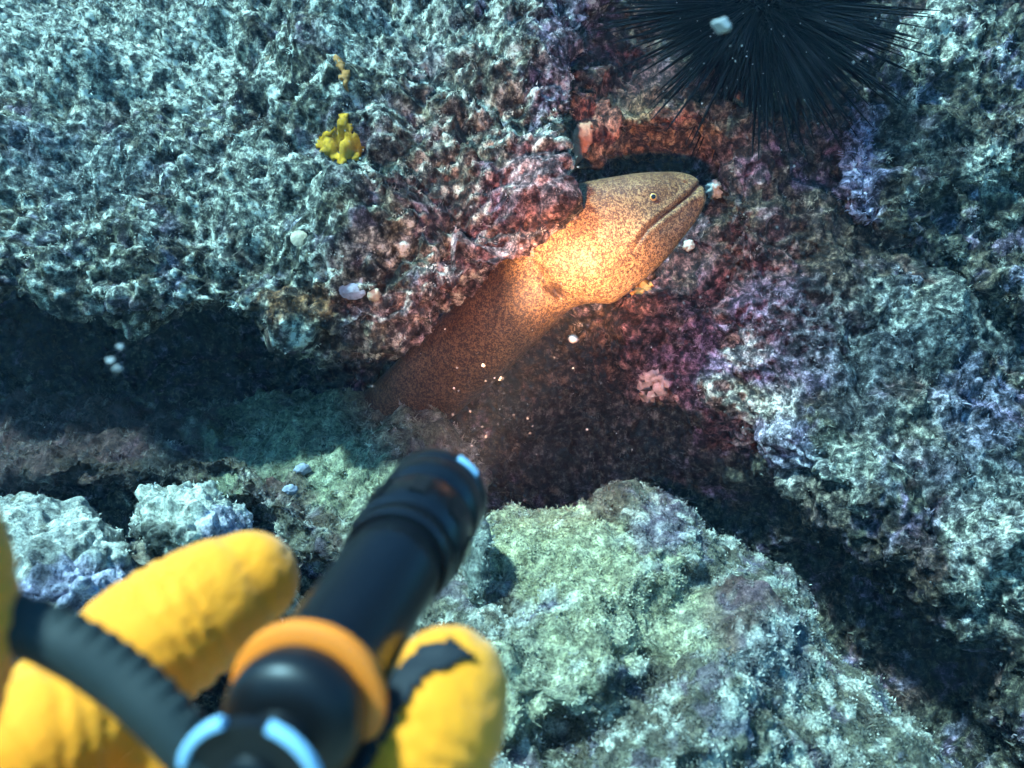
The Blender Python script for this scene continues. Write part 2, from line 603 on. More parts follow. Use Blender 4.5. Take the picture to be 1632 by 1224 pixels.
ax = axis(-850, -60, 1720, 2350, 3.4)
ay = axis(-750, -60, 1290, 1800, 3.4)
GX, GY = np.meshgrid(ax, ay)
wv = P(GX.ravel(), GY.ravel(), WALL(GX.ravel(), GY.ravel()))
nx, ny = len(ax), len(ay)
ii, jj = np.meshgrid(np.arange(nx - 1), np.arange(ny - 1))
a0 = (jj * nx + ii).ravel()
wf = np.stack([a0, a0 + nx, a0 + nx + 1, a0 + 1], 1)
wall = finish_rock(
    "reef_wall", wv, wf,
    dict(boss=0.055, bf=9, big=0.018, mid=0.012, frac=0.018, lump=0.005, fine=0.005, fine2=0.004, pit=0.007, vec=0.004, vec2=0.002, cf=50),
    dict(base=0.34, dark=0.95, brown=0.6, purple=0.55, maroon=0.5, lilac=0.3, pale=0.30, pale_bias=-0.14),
    [(1010, 205, 180, 70, np.array([0.42, 0.24, 0.13]), 0.9), (1090, 185, 60, 30, RED, 0.7), (950, 190, 40, 40, RED * 1.1, 0.7), (1010, 120, 90, 60, MAROON, 0.7),  # rusty crust above the eel, brightened to paint in torch spill
     (1000, 560, 110, 120, MAROON, 0.7), (1110, 500, 100, 100, np.array([0.14, 0.075, 0.085]), 0.6), (880, 620, 160, 160, BROWN * 0.55, 0.85), (950, 720, 220, 110, DARK * 1.3, 0.75),  # recess zones: dark brown, with the boulder's shade painted into them
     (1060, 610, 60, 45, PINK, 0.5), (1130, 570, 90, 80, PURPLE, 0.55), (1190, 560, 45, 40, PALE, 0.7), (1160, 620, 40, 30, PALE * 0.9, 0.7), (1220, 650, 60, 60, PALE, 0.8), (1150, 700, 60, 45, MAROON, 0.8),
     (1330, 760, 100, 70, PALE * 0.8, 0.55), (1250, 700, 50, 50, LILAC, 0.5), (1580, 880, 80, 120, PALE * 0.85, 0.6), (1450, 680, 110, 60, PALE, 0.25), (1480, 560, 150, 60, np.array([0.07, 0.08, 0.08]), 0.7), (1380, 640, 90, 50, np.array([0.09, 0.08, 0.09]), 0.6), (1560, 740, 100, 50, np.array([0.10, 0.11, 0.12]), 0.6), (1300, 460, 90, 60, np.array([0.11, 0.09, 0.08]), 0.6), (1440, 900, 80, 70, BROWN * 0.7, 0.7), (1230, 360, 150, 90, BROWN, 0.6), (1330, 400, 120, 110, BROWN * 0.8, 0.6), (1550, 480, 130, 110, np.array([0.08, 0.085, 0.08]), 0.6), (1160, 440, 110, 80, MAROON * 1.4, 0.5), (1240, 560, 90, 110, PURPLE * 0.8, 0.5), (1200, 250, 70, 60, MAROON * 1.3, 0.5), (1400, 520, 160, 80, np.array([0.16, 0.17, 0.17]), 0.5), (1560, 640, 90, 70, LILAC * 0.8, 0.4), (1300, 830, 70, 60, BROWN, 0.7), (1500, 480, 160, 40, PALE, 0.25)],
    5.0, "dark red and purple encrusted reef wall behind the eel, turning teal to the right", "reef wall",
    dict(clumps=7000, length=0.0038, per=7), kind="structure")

# ---- left overhanging boulder
v, f = inflated(
    [(-420, 470), (-150, 470), (0, 478), (150, 490), (300, 505), (420, 525), (500, 532), (600, 540), (670, 530), (720, 492), (790, 452), (850, 420), (880, 375), (893, 330), (900, 285), (892, 240), (925, 205), (938, 150), (932, 60), (945, -60), (900, -300), (600, -420), (100, -420), (-300, -380), (-600, -200), (-650, 200)],
    (330, 160),
    [(600, 420, 0.765), (450, 460, 0.76), (200, 420, 0.80), (0, 400, 0.87), (700, 400, 0.775), (790, 400, 0.785), (860, 330, 0.80), (870, 200, 0.85), (880, 60, 0.94), (600, 200, 0.86), (600, 0, 0.99), (500, 130, 0.90), (300, 200, 0.92), (300, 0, 1.08), (0, 200, 1.02), (0, 0, 1.30), (-400, 400, 1.05), (-500, -100, 1.45), (300, -300, 1.35), (800, -300, 1.2), (350, 330, 0.82), (560, 100, 0.90), (700, 100, 0.90), (150, 100, 1.06)],
    0.035, 0.32, power=6.0)
v, f, n0 = skin(v, f, 0.0029)
boulder = finish_rock(
    "overhanging_boulder", v, f,
    dict(boss=0.095, bf=7.5, big=0.040, mid=0.020, frac=0.019, lump=0.006, fine=0.006, fine2=0.0045, pit=0.010, vec=0.003, vec2=0.0015, cf=60),
    dict(dark=0.9, brown=0.6, purple=0.35, maroon=0.3, lilac=0.3, pale=0.95, pale_bias=0.10),
    [(150, 60, 260, 110, PALE * 1.1, 0.75), (650, 60, 160, 70, PALE * 0.9, 0.5), (420, 280, 140, 80, PALE * 0.9, 0.4), (120, 260, 140, 90, np.array([0.30, 0.33, 0.33]), 0.4), (820, 340, 90, 120, MAROON * 1.6, 0.6), (800, 430, 120, 60, PINK * 0.8, 0.55), (850, 290, 50, 60, PINK * 0.9, 0.6), (480, 480, 80, 35, RUST * 0.7, 0.7), (660, 500, 110, 40, PINK * 0.6, 0.55), (700, 300, 90, 60, MAROON, 0.5),  # upper left zone is paler to paint in the brighter light there
     (900, 80, 60, 110, PURPLE, 0.5)],
    0.0, "large overhanging boulder crusted with pale crumbly algae at upper left", "boulder",
    dict(clumps=9000, length=0.003, per=7, lo=-0.1, hi=0.35), n0=n0)

# ---- ledge under the overhang
v, f = inflated(
    [(-350, 650), (-100, 640), (60, 640), (200, 645), (330, 640), (480, 632), (610, 632), (680, 648), (712, 690), (745, 760), (750, 880), (640, 960), (500, 885), (420, 800), (300, 772), (150, 765), (-300, 770)],
    (400, 725),
    [(0, 680, 1.02), (200, 680, 0.99), (400, 670, 0.98), (620, 660, 0.955), (690, 700, 0.90), (500, 720, 0.87), (300, 740, 0.88), (560, 790, 0.78), (440, 780, 0.79), (700, 800, 0.80), (100, 760, 0.90), (260, 800, 0.84), (-300, 720, 1.0), (500, 850, 0.75), (650, 880, 0.74)],
    0.05, 0.25, power=5.0)
v, f, n0 = skin(v, f, 0.003)
finish_rock(
    "ledge_rock", v, f,
    dict(boss=0.04, bf=10, big=0.018, mid=0.012, frac=0.018, lump=0.006, fine=0.006, fine2=0.0028, pit=0.006, vec=0.005, vec2=0.002, cf=45),
    dict(dark=0.7, brown=0.7, purple=0.35, maroon=0.5, lilac=0.15, pale=0.6, pale_bias=0.0),
    [(110, 700, 230, 90, MAROON * 0.6, 0.8), (250, 760, 180, 40, BROWN * 0.5, 0.8), (500, 700, 190, 90, np.array([0.33, 0.36, 0.22]), 0.75), (590, 780, 90, 60, np.array([0.40, 0.40, 0.24]), 0.6), (450, 770, 50, 40, MAROON, 0.6), (250, 720, 30, 60, DARK, 0.6)],  # dim brown front zone is painted-in shade behind the loose rocks
    21.0, "dim ledge of olive algae covered rock under the dark crevice", "rock",
    dict(clumps=5000, length=0.005, per=8, lo=-0.15, hi=0.4), n0=n0, mat=SILTED)

# ---- foreground rock, lower right
v, f = inflated(
    [(560, 1000), (650, 960), (760, 905), (780, 838), (850, 824), (930, 808), (958, 780), (1000, 778), (1050, 800), (1110, 822), (1180, 888), (1255, 925), (1275, 965), (1330, 1040), (1400, 1105), (1480, 1170), (1570, 1270), (1650, 1450), (1400, 1600), (900, 1600), (560, 1500), (520, 1200)],
    (990, 1080),
    [(800, 860, 0.66), (900, 840, 0.65), (980, 800, 0.66), (1040, 830, 0.645), (1160, 900, 0.645), (960, 880, 0.615), (880, 900, 0.61), (800, 950, 0.575), (980, 940, 0.565), (1080, 890, 0.615), (1110, 950, 0.61), (1030, 1000, 0.57), (1160, 960, 0.60), (1190, 1000, 0.555), (1120, 1050, 0.525), (1250, 1060, 0.56), (1330, 1140, 0.55), (900, 1040, 0.525), (760, 1060, 0.535), (820, 1130, 0.505), (700, 1130, 0.53), (930, 1085, 0.503), (870, 1000, 0.545), (1000, 1085, 0.52), (905, 1168, 0.535), (960, 1165, 0.525), (1060, 1150, 0.49), (1060, 1110, 0.53), (1180, 1130, 0.50), (1250, 1180, 0.52), (950, 1250, 0.475), (800, 1224, 0.48), (1150, 1250, 0.47), (1400, 1250, 0.52), (1000, 1450, 0.42), (1500, 1450, 0.45), (650, 1200, 0.50), (650, 1450, 0.45)],
    0.06, 0.20, power=5.0)
v, f, n0 = skin(v, f, 0.0021)
finish_rock(
    "foreground_rock", v, f,
    dict(boss=0.028, bf=9, big=0.010, mid=0.012, frac=0.007, lump=0.003, fine=0.004, fine2=0.0020, pit=0.006, vec=0.004, vec2=0.0012, cf=50),
    dict(dark=0.45, brown=0.4, purple=0.3, maroon=0.15, lilac=0.3, pale=0.85, pale_bias=0.10),
    [(900, 880, 180, 70, np.array([0.47, 0.43, 0.24]), 0.8), (1000, 980, 160, 90, np.array([0.47, 0.43, 0.26]), 0.75), (1050, 840, 45, 40, PURPLE * 0.6, 0.6), (960, 790, 40, 25, BROWN * 0.8, 0.8), (1180, 970, 60, 50, MAROON * 1.3, 0.5), (1230, 1050, 60, 60, LILAC * 0.6, 0.25), (820, 1080, 130, 100, np.array([0.46, 0.43, 0.27]), 0.75)],
    40.0, "pale green fuzzy rock in the lower right foreground, seen from above", "rock",
    dict(clumps=17000, length=0.0019, per=7, lo=-0.25, hi=0.25, bright=1.1), n0=n0, mat=SILTED)

# ---- boulder at the right edge
v, f = inflated(
    [(1345, 300), (1342, 215), (1395, 165), (1420, 70), (1500, 22), (1600, 40), (1760, 60), (1900, 250), (1850, 480), (1650, 520), (1500, 440), (1420, 380), (1370, 370)],
    (1540, 240),
    [(1370, 250, 0.90), (1370, 330, 0.885), (1440, 100, 0.93), (1550, 80, 0.97), (1450, 220, 0.95), (1500, 300, 0.93), (1600, 250, 0.91), (1650, 400, 0.90), (1500, 400, 0.90), (1800, 200, 0.98), (1600, 340, 0.93)],
    0.07, 0.20, power=4.0)
v, f, n0 = skin(v, f, 0.003)
finish_rock(
    "boulder", v, f,
    dict(boss=0.06, bf=9, big=0.018, mid=0.014, frac=0.028, lump=0.006, fine=0.007, fine2=0.003, pit=0.012, vec=0.008, vec2=0.003, cf=40),
    dict(base=0.4, dark=0.9, brown=0.4, purple=0.5, maroon=0.15, lilac=0.5, pale=0.6, pale_bias=-0.04),
    [(1375, 260, 50, 110, LILAC * 0.95, 0.8), (1500, 250, 110, 70, DARK * 1.5, 0.6), (1480, 60, 80, 40, PALE * 1.1, 0.7), (1580, 250, 60, 60, PALE * 1.1, 0.7)],  # dark middle zone paints in the shadow across the boulder
    60.0, "blue grey boulder with a lilac crusted edge right of the sea urchin", "boulder",
    dict(clumps=3000, length=0.0045, per=8), n0=n0)


def seat(px, py, r=6):
    """nearest rock skin point (and its normal) seen at a photo position"""
    best = None
    for v, n, _ in SKINS:
        x, y, d = PX(v)
        m = np.where((np.abs(x - px) < r) & (np.abs(y - py) < r))[0]
        if len(m):
            k = m[np.argmin(d[m])]
            if best is None or d[k] < best[2]:
                best = (v[k], n[k], d[k])
    return best


# ---- two loose rocks at lower left and the finger of rock beside the torch
def loose_rock(name, outline, centre, ctrl, edge, back, voxel, off, zones, label, shape=None, clumps=350, col=None):
    v, f = inflated(outline, centre, ctrl, edge, back, power=2.6, ns=120, nt=24)
    v, f, n0 = skin(v, f, voxel)
    return finish_rock(name, v, f, shape or dict(big=0.008, mid=0.010, frac=0.016, lump=0.006, fine=0.004, fine2=0.002, pit=0.006, vec=0.004, vec2=0.0015, cf=70),
                       col or dict(dark=0.5, brown=0.15, purple=0.2, maroon=0.05, lilac=0.6, pale=1.0, pale_bias=0.22), zones, off, label, "rock",
                       dict(clumps=clumps, length=0.002, per=7), n0=n0, mat=SILTED)


loose_rock("loose_rock", [(-120, 800), (20, 800), (60, 792), (110, 805), (145, 800), (165, 830), (205, 868), (215, 930), (180, 980), (100, 1010), (-120, 1010)],
           (70, 900), [(60, 830, 0.60), (150, 830, 0.60), (60, 900, 0.55), (150, 900, 0.55), (0, 960, 0.52), (180, 950, 0.54)], 0.05, 0.10, 0.0019, 80.0,
           [(90, 850, 130, 60, np.array([0.55, 0.53, 0.46]), 0.8), (120, 930, 90, 50, LILAC, 0.7), (60, 880, 35, 40, DARK * 1.5, 0.6)], "pale pitted rock at the left edge beside the rounded loose rock")
loose_rock("rounded_rock", [(205, 820), (225, 785), (270, 768), (330, 764), (355, 790), (385, 820), (396, 850), (380, 875), (300, 880), (235, 870), (207, 848)],
           (300, 825), [(260, 790, 0.60), (330, 790, 0.60), (300, 830, 0.565), (230, 830, 0.58), (370, 850, 0.58)], 0.05, 0.07, 0.0018, 90.0,
           [(300, 800, 110, 50, np.array([0.66, 0.64, 0.52]), 0.9), (250, 855, 60, 25, DARK, 0.7), (360, 840, 40, 40, LILAC, 0.6)], "rounded whitish rock perched behind the yellow gloved finger")
loose_rock("tilted_rock", [(150, 985), (165, 940), (200, 890), (230, 860), (300, 860), (420, 870), (480, 930), (470, 1040), (300, 1060), (180, 1040)],
           (300, 950), [(200, 920, 0.60), (300, 900, 0.62), (420, 920, 0.62), (300, 1000, 0.60)], 0.04, 0.10, 0.0025, 97.0,
           [(220, 900, 60, 60, BROWN, 0.7), (350, 900, 120, 60, DARK * 1.6, 0.7)], "slab of rock, darkened like shade, beneath the rounded whitish rock", clumps=300)  # dark zones paint the shaded gap around the loose rocks
loose_rock("rock_finger", [(748, 960), (742, 900), (752, 850), (762, 826), (770, 822), (779, 832), (780, 870), (776, 920), (772, 970)],
           (763, 890), [(765, 830, 0.600), (762, 890, 0.585), (760, 950, 0.575)], 0.014, 0.03, 0.0013, 103.0,
           [(762, 890, 60, 120, np.array([0.17, 0.18, 0.15]), 0.8)], "small upright finger of grey rock right of the torch head",
           shape=dict(big=0.003, mid=0.003, frac=0.003, lump=0.002, fine=0.002, fine2=0.0007, vec=0.0015, cf=70), clumps=200)

# ================================================================== MORAY EEL
def catmull(pts, m):
    pts = np.array(pts, float)
    n = len(pts)
    out = []
    for t in np.linspace(0, n - 1, m):
        i = min(int(t), n - 2)
        u = t - i
        p0, p1, p2, p3 = pts[max(i - 1, 0)], pts[i], pts[i + 1], pts[min(i + 2, n - 1)]
        out.append(0.5 * (2 * p1 + (p2 - p0) * u + (2 * p0 - 5 * p1 + 4 * p2 - p3) * u * u + (3 * p1 - p0 - 3 * p2 + p3) * u ** 3))
    return np.array(out)


def resample(C, m):
    s = np.concatenate([[0], np.cumsum(np.linalg.norm(np.diff(C[:, :2], axis=0), axis=1))])
    t = np.linspace(0, s[-1], m)
    return np.stack([np.interp(t, s, C[:, k]) for k in range(C.shape[1])], 1)


def seg_dist(x, y, pts):
    best = np.full(x.shape, 1e9)
    sgn = np.zeros(x.shape)
    par = np.zeros(x.shape)
    L = len(pts) - 1
    for k in range(L):
        (ax_, ay_), (bx_, by_) = pts[k], pts[k + 1]
        dx, dy = bx_ - ax_, by_ - ay_
        t = np.clip(((x - ax_) * dx + (y - ay_) * dy) / (dx * dx + dy * dy), 0, 1)
        d = np.hypot(x - ax_ - t * dx, y - ay_ - t * dy)
        s = np.sign((x - ax_) * dy - (y - ay_) * dx)
        m = d < best
        best = np.where(m, d, best)
        sgn = np.where(m, s, sgn)
        par = np.where(m, (k + t) / L, par)
    return best, sgn, par


def build_eel():
    # photo x, y, distance, dorsal half height, ventral half height (photo px), lateral ratio
    ctrl = [(430, 800, 1.16, 62, 60, .8), (520, 745, 1.10, 54, 54, .8), (610, 677, 1.03, 58, 59, .8), (682, 614, .975, 62, 64, .78), (755, 547, .93, 67, 68, .76), (815, 492, .907, 72, 67, .72),
            (856, 452, .899, 80, 65, .66), (888, 422, .892, 93, 80, .60), (925, 396, .890, 100, 101, .56), (975, 370, .890, 90, 93, .52), (1030, 340, .892, 69, 77, .50), (1070, 320, .896, 51, 56, .50), (1093, 308, .899, 38, 43, .50), (1107, 301, .901, 26, 31, .50), (1115, 297, .902, 15, 18, .52), (1119, 295, .902, 3, 4, .6)]
    C = resample(catmull(ctrl, 900), 430)
    T = np.gradient(C[:, :2], axis=0)
    T /= np.linalg.norm(T, axis=1)[:, None]
    for _ in range(25):
        T[1:-1] = 0.25 * T[:-2] + 0.5 * T[1:-1] + 0.25 * T[2:]
    T /= np.linalg.norm(T, axis=1)[:, None]
    U = np.stack([T[:, 1], -T[:, 0]], 1)          # dorsal direction in the picture plane (up-left)
    m = 200
    th = np.linspace(0, 2 * math.pi, m, endpoint=False)
    s, c = np.sin(th), np.cos(th)
    h = np.where(s[None] > 0, C[:, 3:4], C[:, 4:5])
    e = np.sign(s) * np.abs(s) ** 0.92
    sx = C[:, 0:1] + U[:, 0:1] * h * e[None]
    sy = C[:, 1:2] + U[:, 1:2] * h * e[None]
    hm = 0.5 * (C[:, 3:4] + C[:, 4:5])
    lat = c[None] * hm * C[:, 5:6]                 # lateral, photo px; minus is towards the camera
    # cheeks: jaw muscle bulge behind the mouth
    side = np.abs(c)[None] ** 1.5
    bul = np.exp(-(((sx - 960) / 75) ** 2 + ((sy - 420) / 60) ** 2)) * 12
    lat = lat + np.sign(c)[None] * side * bul
    # brow ridge above the eye
    brow = np.exp(-(((sx - 1030) / 32) ** 2 + ((sy - 303) / 16) ** 2)) * 5
    lat = lat + np.sign(c)[None] * side * brow
    # mouth: lip line, sunk, with a lip on each side
    mouth = [(1128, 285), (1101, 308), (1070, 335), (1044, 355), (1024, 372), (1011, 390), (1003, 406)]
    dm, sg, par = seg_dist(sx, sy, mouth)
    fade = 1 - 0.75 * sst(par, 0.72, 1.0)
    groove = np.exp(-(dm / 2.4) ** 2) * 8 * fade * (0.35 + 0.65 * sst(par, 0.05, 0.4))
    lips = np.exp(-((dm - 8) / 5.0) ** 2) * 2.0 * fade
    lat = lat + np.sign(c)[None] * (-groove * np.minimum(1, np.abs(c)[None] * 1.5) + lips * side)
    # snout notch where upper and lower jaw part
    notch = np.exp(-(dm / 4.5) ** 2) * sst(sx, 1085, 1110) * 7
    sx = sx - notch * 0.75
    # lower jaw tip juts a little
    jut = np.exp(-(((sx - 1108) / 14) ** 2 + ((sy - 318) / 12) ** 2)) * 9
    sx = sx + jut * 0.9
    # gill opening
    dg = np.hypot(((sx - 884) * 0.8 + (sy - 468) * 0.6) / 15, (-(sx - 884) * 0.6 + (sy - 468) * 0.8) / 7.5)
    gill = np.exp(-dg ** 2)
    lat = lat - np.sign(c)[None] * gill * 15
    # fold where head meets body, throat wrinkles
    df, _, pf = seg_dist(sx, sy, [(912, 505), (890, 480), (868, 455), (850, 425)])
    lat = lat - np.sign(c)[None] * np.exp(-(df / 7) ** 2) * 5 * side
    rel = (sx - 960) * T[:, 1:2] - (sy - 430) * T[:, 0:1]
    wr = np.sin(((sx * 0.55 + sy * 0.83) + 9 * np.sin(sx / 41)) / 3.4) * sst(((sx - 975) * .35 + (sy - 400) * .94), 10, 60) * sst(sx, 930, 985)
    lat = lat - np.sign(c)[None] * wr * 0.8 * side
    d = C[:, 2:3] + lat * K * C[:, 2:3]
    v = P(sx.ravel(), sy.ravel(), np.broadcast_to(C[:, 2:3], sx.shape).ravel())
    # move along the viewing axis of the body's own plane
    fwd = np.array([0, CP, -SP])
    v = v + fwd * (lat * K * C[:, 2:3]).ravel()[:, None]
    n = len(C)
    a = np.arange(m)
    b = (a + 1) % m
    k = np.arange(n - 1)[:, None] * m
    f = np.stack([(k + a).ravel(), (k + m + a).ravel(), (k + m + b).ravel(), (k + b).ravel()], 1)
    v = np.vstack([v, v[-m:].mean(0)[None]])
    tip = len(v) - 1
    e0 = (n - 1) * m
    cap = np.array([(e0 + i, tip, tip, e0 + (i + 1) % m) for i in range(m)])
    sk = np.zeros(tip + 1)
    sk[:-1] = np.clip(np.exp(-(dm / 1.7) ** 2) * fade * (par < 0.999), 0, 1).ravel() * 0.9
    gl = np.zeros(tip + 1)
    gl[:-1] = gill.ravel()
    dark = np.maximum(sk, gl * 0.9)
    br = np.zeros(tip + 1)
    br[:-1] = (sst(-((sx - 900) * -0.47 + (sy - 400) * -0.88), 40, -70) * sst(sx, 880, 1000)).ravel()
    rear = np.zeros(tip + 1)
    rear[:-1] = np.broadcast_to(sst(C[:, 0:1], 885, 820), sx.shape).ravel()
    mat, nt, bs = new_mat("eel_skin")
    co = N(nt, "ShaderNodeTexCoord").outputs["Object"]
    sp1 = noise(nt, co, 800, 3, 0.6)
    sp2 = noise(nt, co, 260, 3, 0.6)
    sp3 = noise(nt, co, 22, 3, 0.5)
    vo = N(nt, "ShaderNodeTexVoronoi")
    vo.inputs["Scale"].default_value = 560
    nt.links.new(co, vo.inputs["Vector"])
    add = N(nt, "ShaderNodeMath", operation='MULTIPLY_ADD')
    nt.links.new(sp2, add.inputs[0])
    add.inputs[1].default_value = 0.8
    nt.links.new(sp1, add.inputs[2])
    sub = N(nt, "ShaderNodeMath", operation='SUBTRACT')
    nt.links.new(add.outputs[0], sub.inputs[0])
    sc_ = N(nt, "ShaderNodeMath", operation='MULTIPLY')
    nt.links.new(vo.outputs["Distance"], sc_.inputs[0])
    sc_.inputs[1].default_value = 0.35
    nt.links.new(sc_.outputs[0], sub.inputs[1])
    c1 = ramp(nt, sub.outputs[0], [(0.52, (0.060, 0.032, 0.019)), (0.66, (0.105, 0.058, 0.032)), (0.77, (0.27, 0.145, 0.066)), (0.88, (0.42, 0.26, 0.115))])
    c1 = mixc(nt, 1.0, c1, ramp(nt, sp3, [(0.35, (0.65, 0.62, 0.6)), (0.65, (1.15, 1.15, 1.15))]), 'MULTIPLY')
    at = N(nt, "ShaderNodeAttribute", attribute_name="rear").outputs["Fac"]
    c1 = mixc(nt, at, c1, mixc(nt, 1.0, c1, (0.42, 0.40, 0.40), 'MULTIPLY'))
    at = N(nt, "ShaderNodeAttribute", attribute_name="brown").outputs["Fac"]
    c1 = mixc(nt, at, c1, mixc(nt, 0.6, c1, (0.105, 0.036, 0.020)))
    at = N(nt, "ShaderNodeAttribute", attribute_name="opening").outputs["Fac"]
    c1 = mixc(nt, at, c1, (0.018, 0.010, 0.010))
    nt.links.new(c1, bs.inputs["Base Color"])
    bs.inputs["Roughness"].default_value = 0.5
    bs.inputs["Specular IOR Level"].default_value = 0.25
    p = bump(nt, bs, sp1, 0.25, 0.0012)
    bump(nt, bs, sp2, 0.25, 0.003, p)
    f_all = np.concatenate([f, cap])
    tri = cap[:, [0, 1, 3]]
    root = empty("moray_eel", V(690, 640, 0.96))
    tag(root, "brown speckled moray eel lit orange by the torch, head out of its hole", "moray eel")
    me_faces = [tuple(int(x) for x in q) for q in f] + [tuple(int(x) for x in q) for q in tri]
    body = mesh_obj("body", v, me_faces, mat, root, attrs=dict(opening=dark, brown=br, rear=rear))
    # eye on each side
    iris = plain("eel_iris", (0.50, 0.30, 0.10), 0.25, 0.5, var=0.4, vscale=900)
    pup = plain("eel_pupil", (0.006, 0.006, 0.008), 0.08, 0.6)
    ring = plain("eel_eye_rim", (0.07, 0.035, 0.02), 0.5, 0.3)
    ex, ey = 1035, 322
    dd = np.hypot(sx - ex, sy - ey)
    for sgn in (-1, 1):
        cand = np.where((dd < 9) & (np.sign(c)[None] == sgn))
        q = v[:-1].reshape(n, m, 3)[cand].mean(0)
        inward = fwd * (-sgn)
        cen = q + inward * 0.0022
        r = 0.0047
        for nm, rr, off, sq, mt in (("eye", r, 0.0, 1.0, iris),):
            bm = bmesh.new()
            bmesh.ops.create_uvsphere(bm, u_segments=24, v_segments=16, radius=rr)
            me = bpy.data.meshes.new(nm)
            bm.to_mesh(me)
            bm.free()
            me.materials.append(mt)
            me.polygons.foreach_set("use_smooth", np.full(len(me.polygons), True))
            eye = bpy.data.objects.new(nm, me)
            COL.objects.link(eye)
            eye.location = cen
            child(eye, root)
        bm = bmesh.new()
        bmesh.ops.create_uvsphere(bm, u_segments=20, v_segments=12, radius=0.0024)
        bmesh.ops.scale(bm, vec=(1, 0.45, 1), verts=bm.verts)
        me = bpy.data.meshes.new("pupil")
        bm.to_mesh(me)
        bm.free()
        me.materials.append(pup)
        me.polygons.foreach_set("use_smooth", np.full(len(me.polygons), True))
        po = bpy.data.objects.new("pupil", me)
        COL.objects.link(po)
        po.parent = eye
        po.location = Vector((fwd * sgn * 0.0042).tolist())
        po.rotation_euler = (-PITCH, 0, 0)
        # dark rim of skin round the eye
        bm = bmesh.new()
        R, rr = 0.0050, 0.0009
        vs = []
        for i in range(28):
            A = 2 * math.pi * i / 28
            row = []
            for j in range(8):
                B = 2 * math.pi * j / 8
                row.append(bm.verts.new(((R + rr * math.cos(B)) * math.cos(A), rr * math.sin(B), (R + rr * math.cos(B)) * math.sin(A))))
            vs.append(row)
        for i in range(28):
            for j in range(8):
                bm.faces.new((vs[i][j], vs[(i + 1) % 28][j], vs[(i + 1) % 28][(j + 1) % 8], vs[i][(j + 1) % 8]))
        me = bpy.data.meshes.new("eye_rim")
        bm.to_mesh(me)
        bm.free()
        me.materials.append(ring)
        me.polygons.foreach_set("use_smooth", np.full(len(me.polygons), True))
        ro = bpy.data.objects.new("eye_rim", me)
        COL.objects.link(ro)
        ro.parent = eye
        ro.location = Vector((fwd * sgn * 0.0020).tolist())
        ro.rotation_euler = (-PITCH, 0, 0)
        # short nostril tube at the snout
        k0 = np.where((np.hypot(sx - 1086, sy - 293) < 7) & (np.sign(c)[None] == sgn))
        if len(k0[0]):
            q = v[:-1].reshape(n, m, 3)[k0].mean(0)
            ax_ = Vector((0.35, 0.55 * sgn, 0.6)).normalized()
            bm = bmesh.new()
            bmesh.ops.create_cone(bm, cap_ends=True, segments=12, radius1=0.0017, radius2=0.0011, depth=0.006)
            me = bpy.data.meshes.new("nostril_tube")
            bm.to_mesh(me)
            bm.free()
            me.materials.append(mat)
            me.polygons.foreach_set("use_smooth", np.full(len(me.polygons), True))
            no = bpy.data.objects.new("nostril_tube", me)
            COL.objects.link(no)
            no.location = q
            no.rotation_euler = ax_.to_track_quat('Z', 'Y').to_euler()
            child(no, root)
    return root


build_eel()

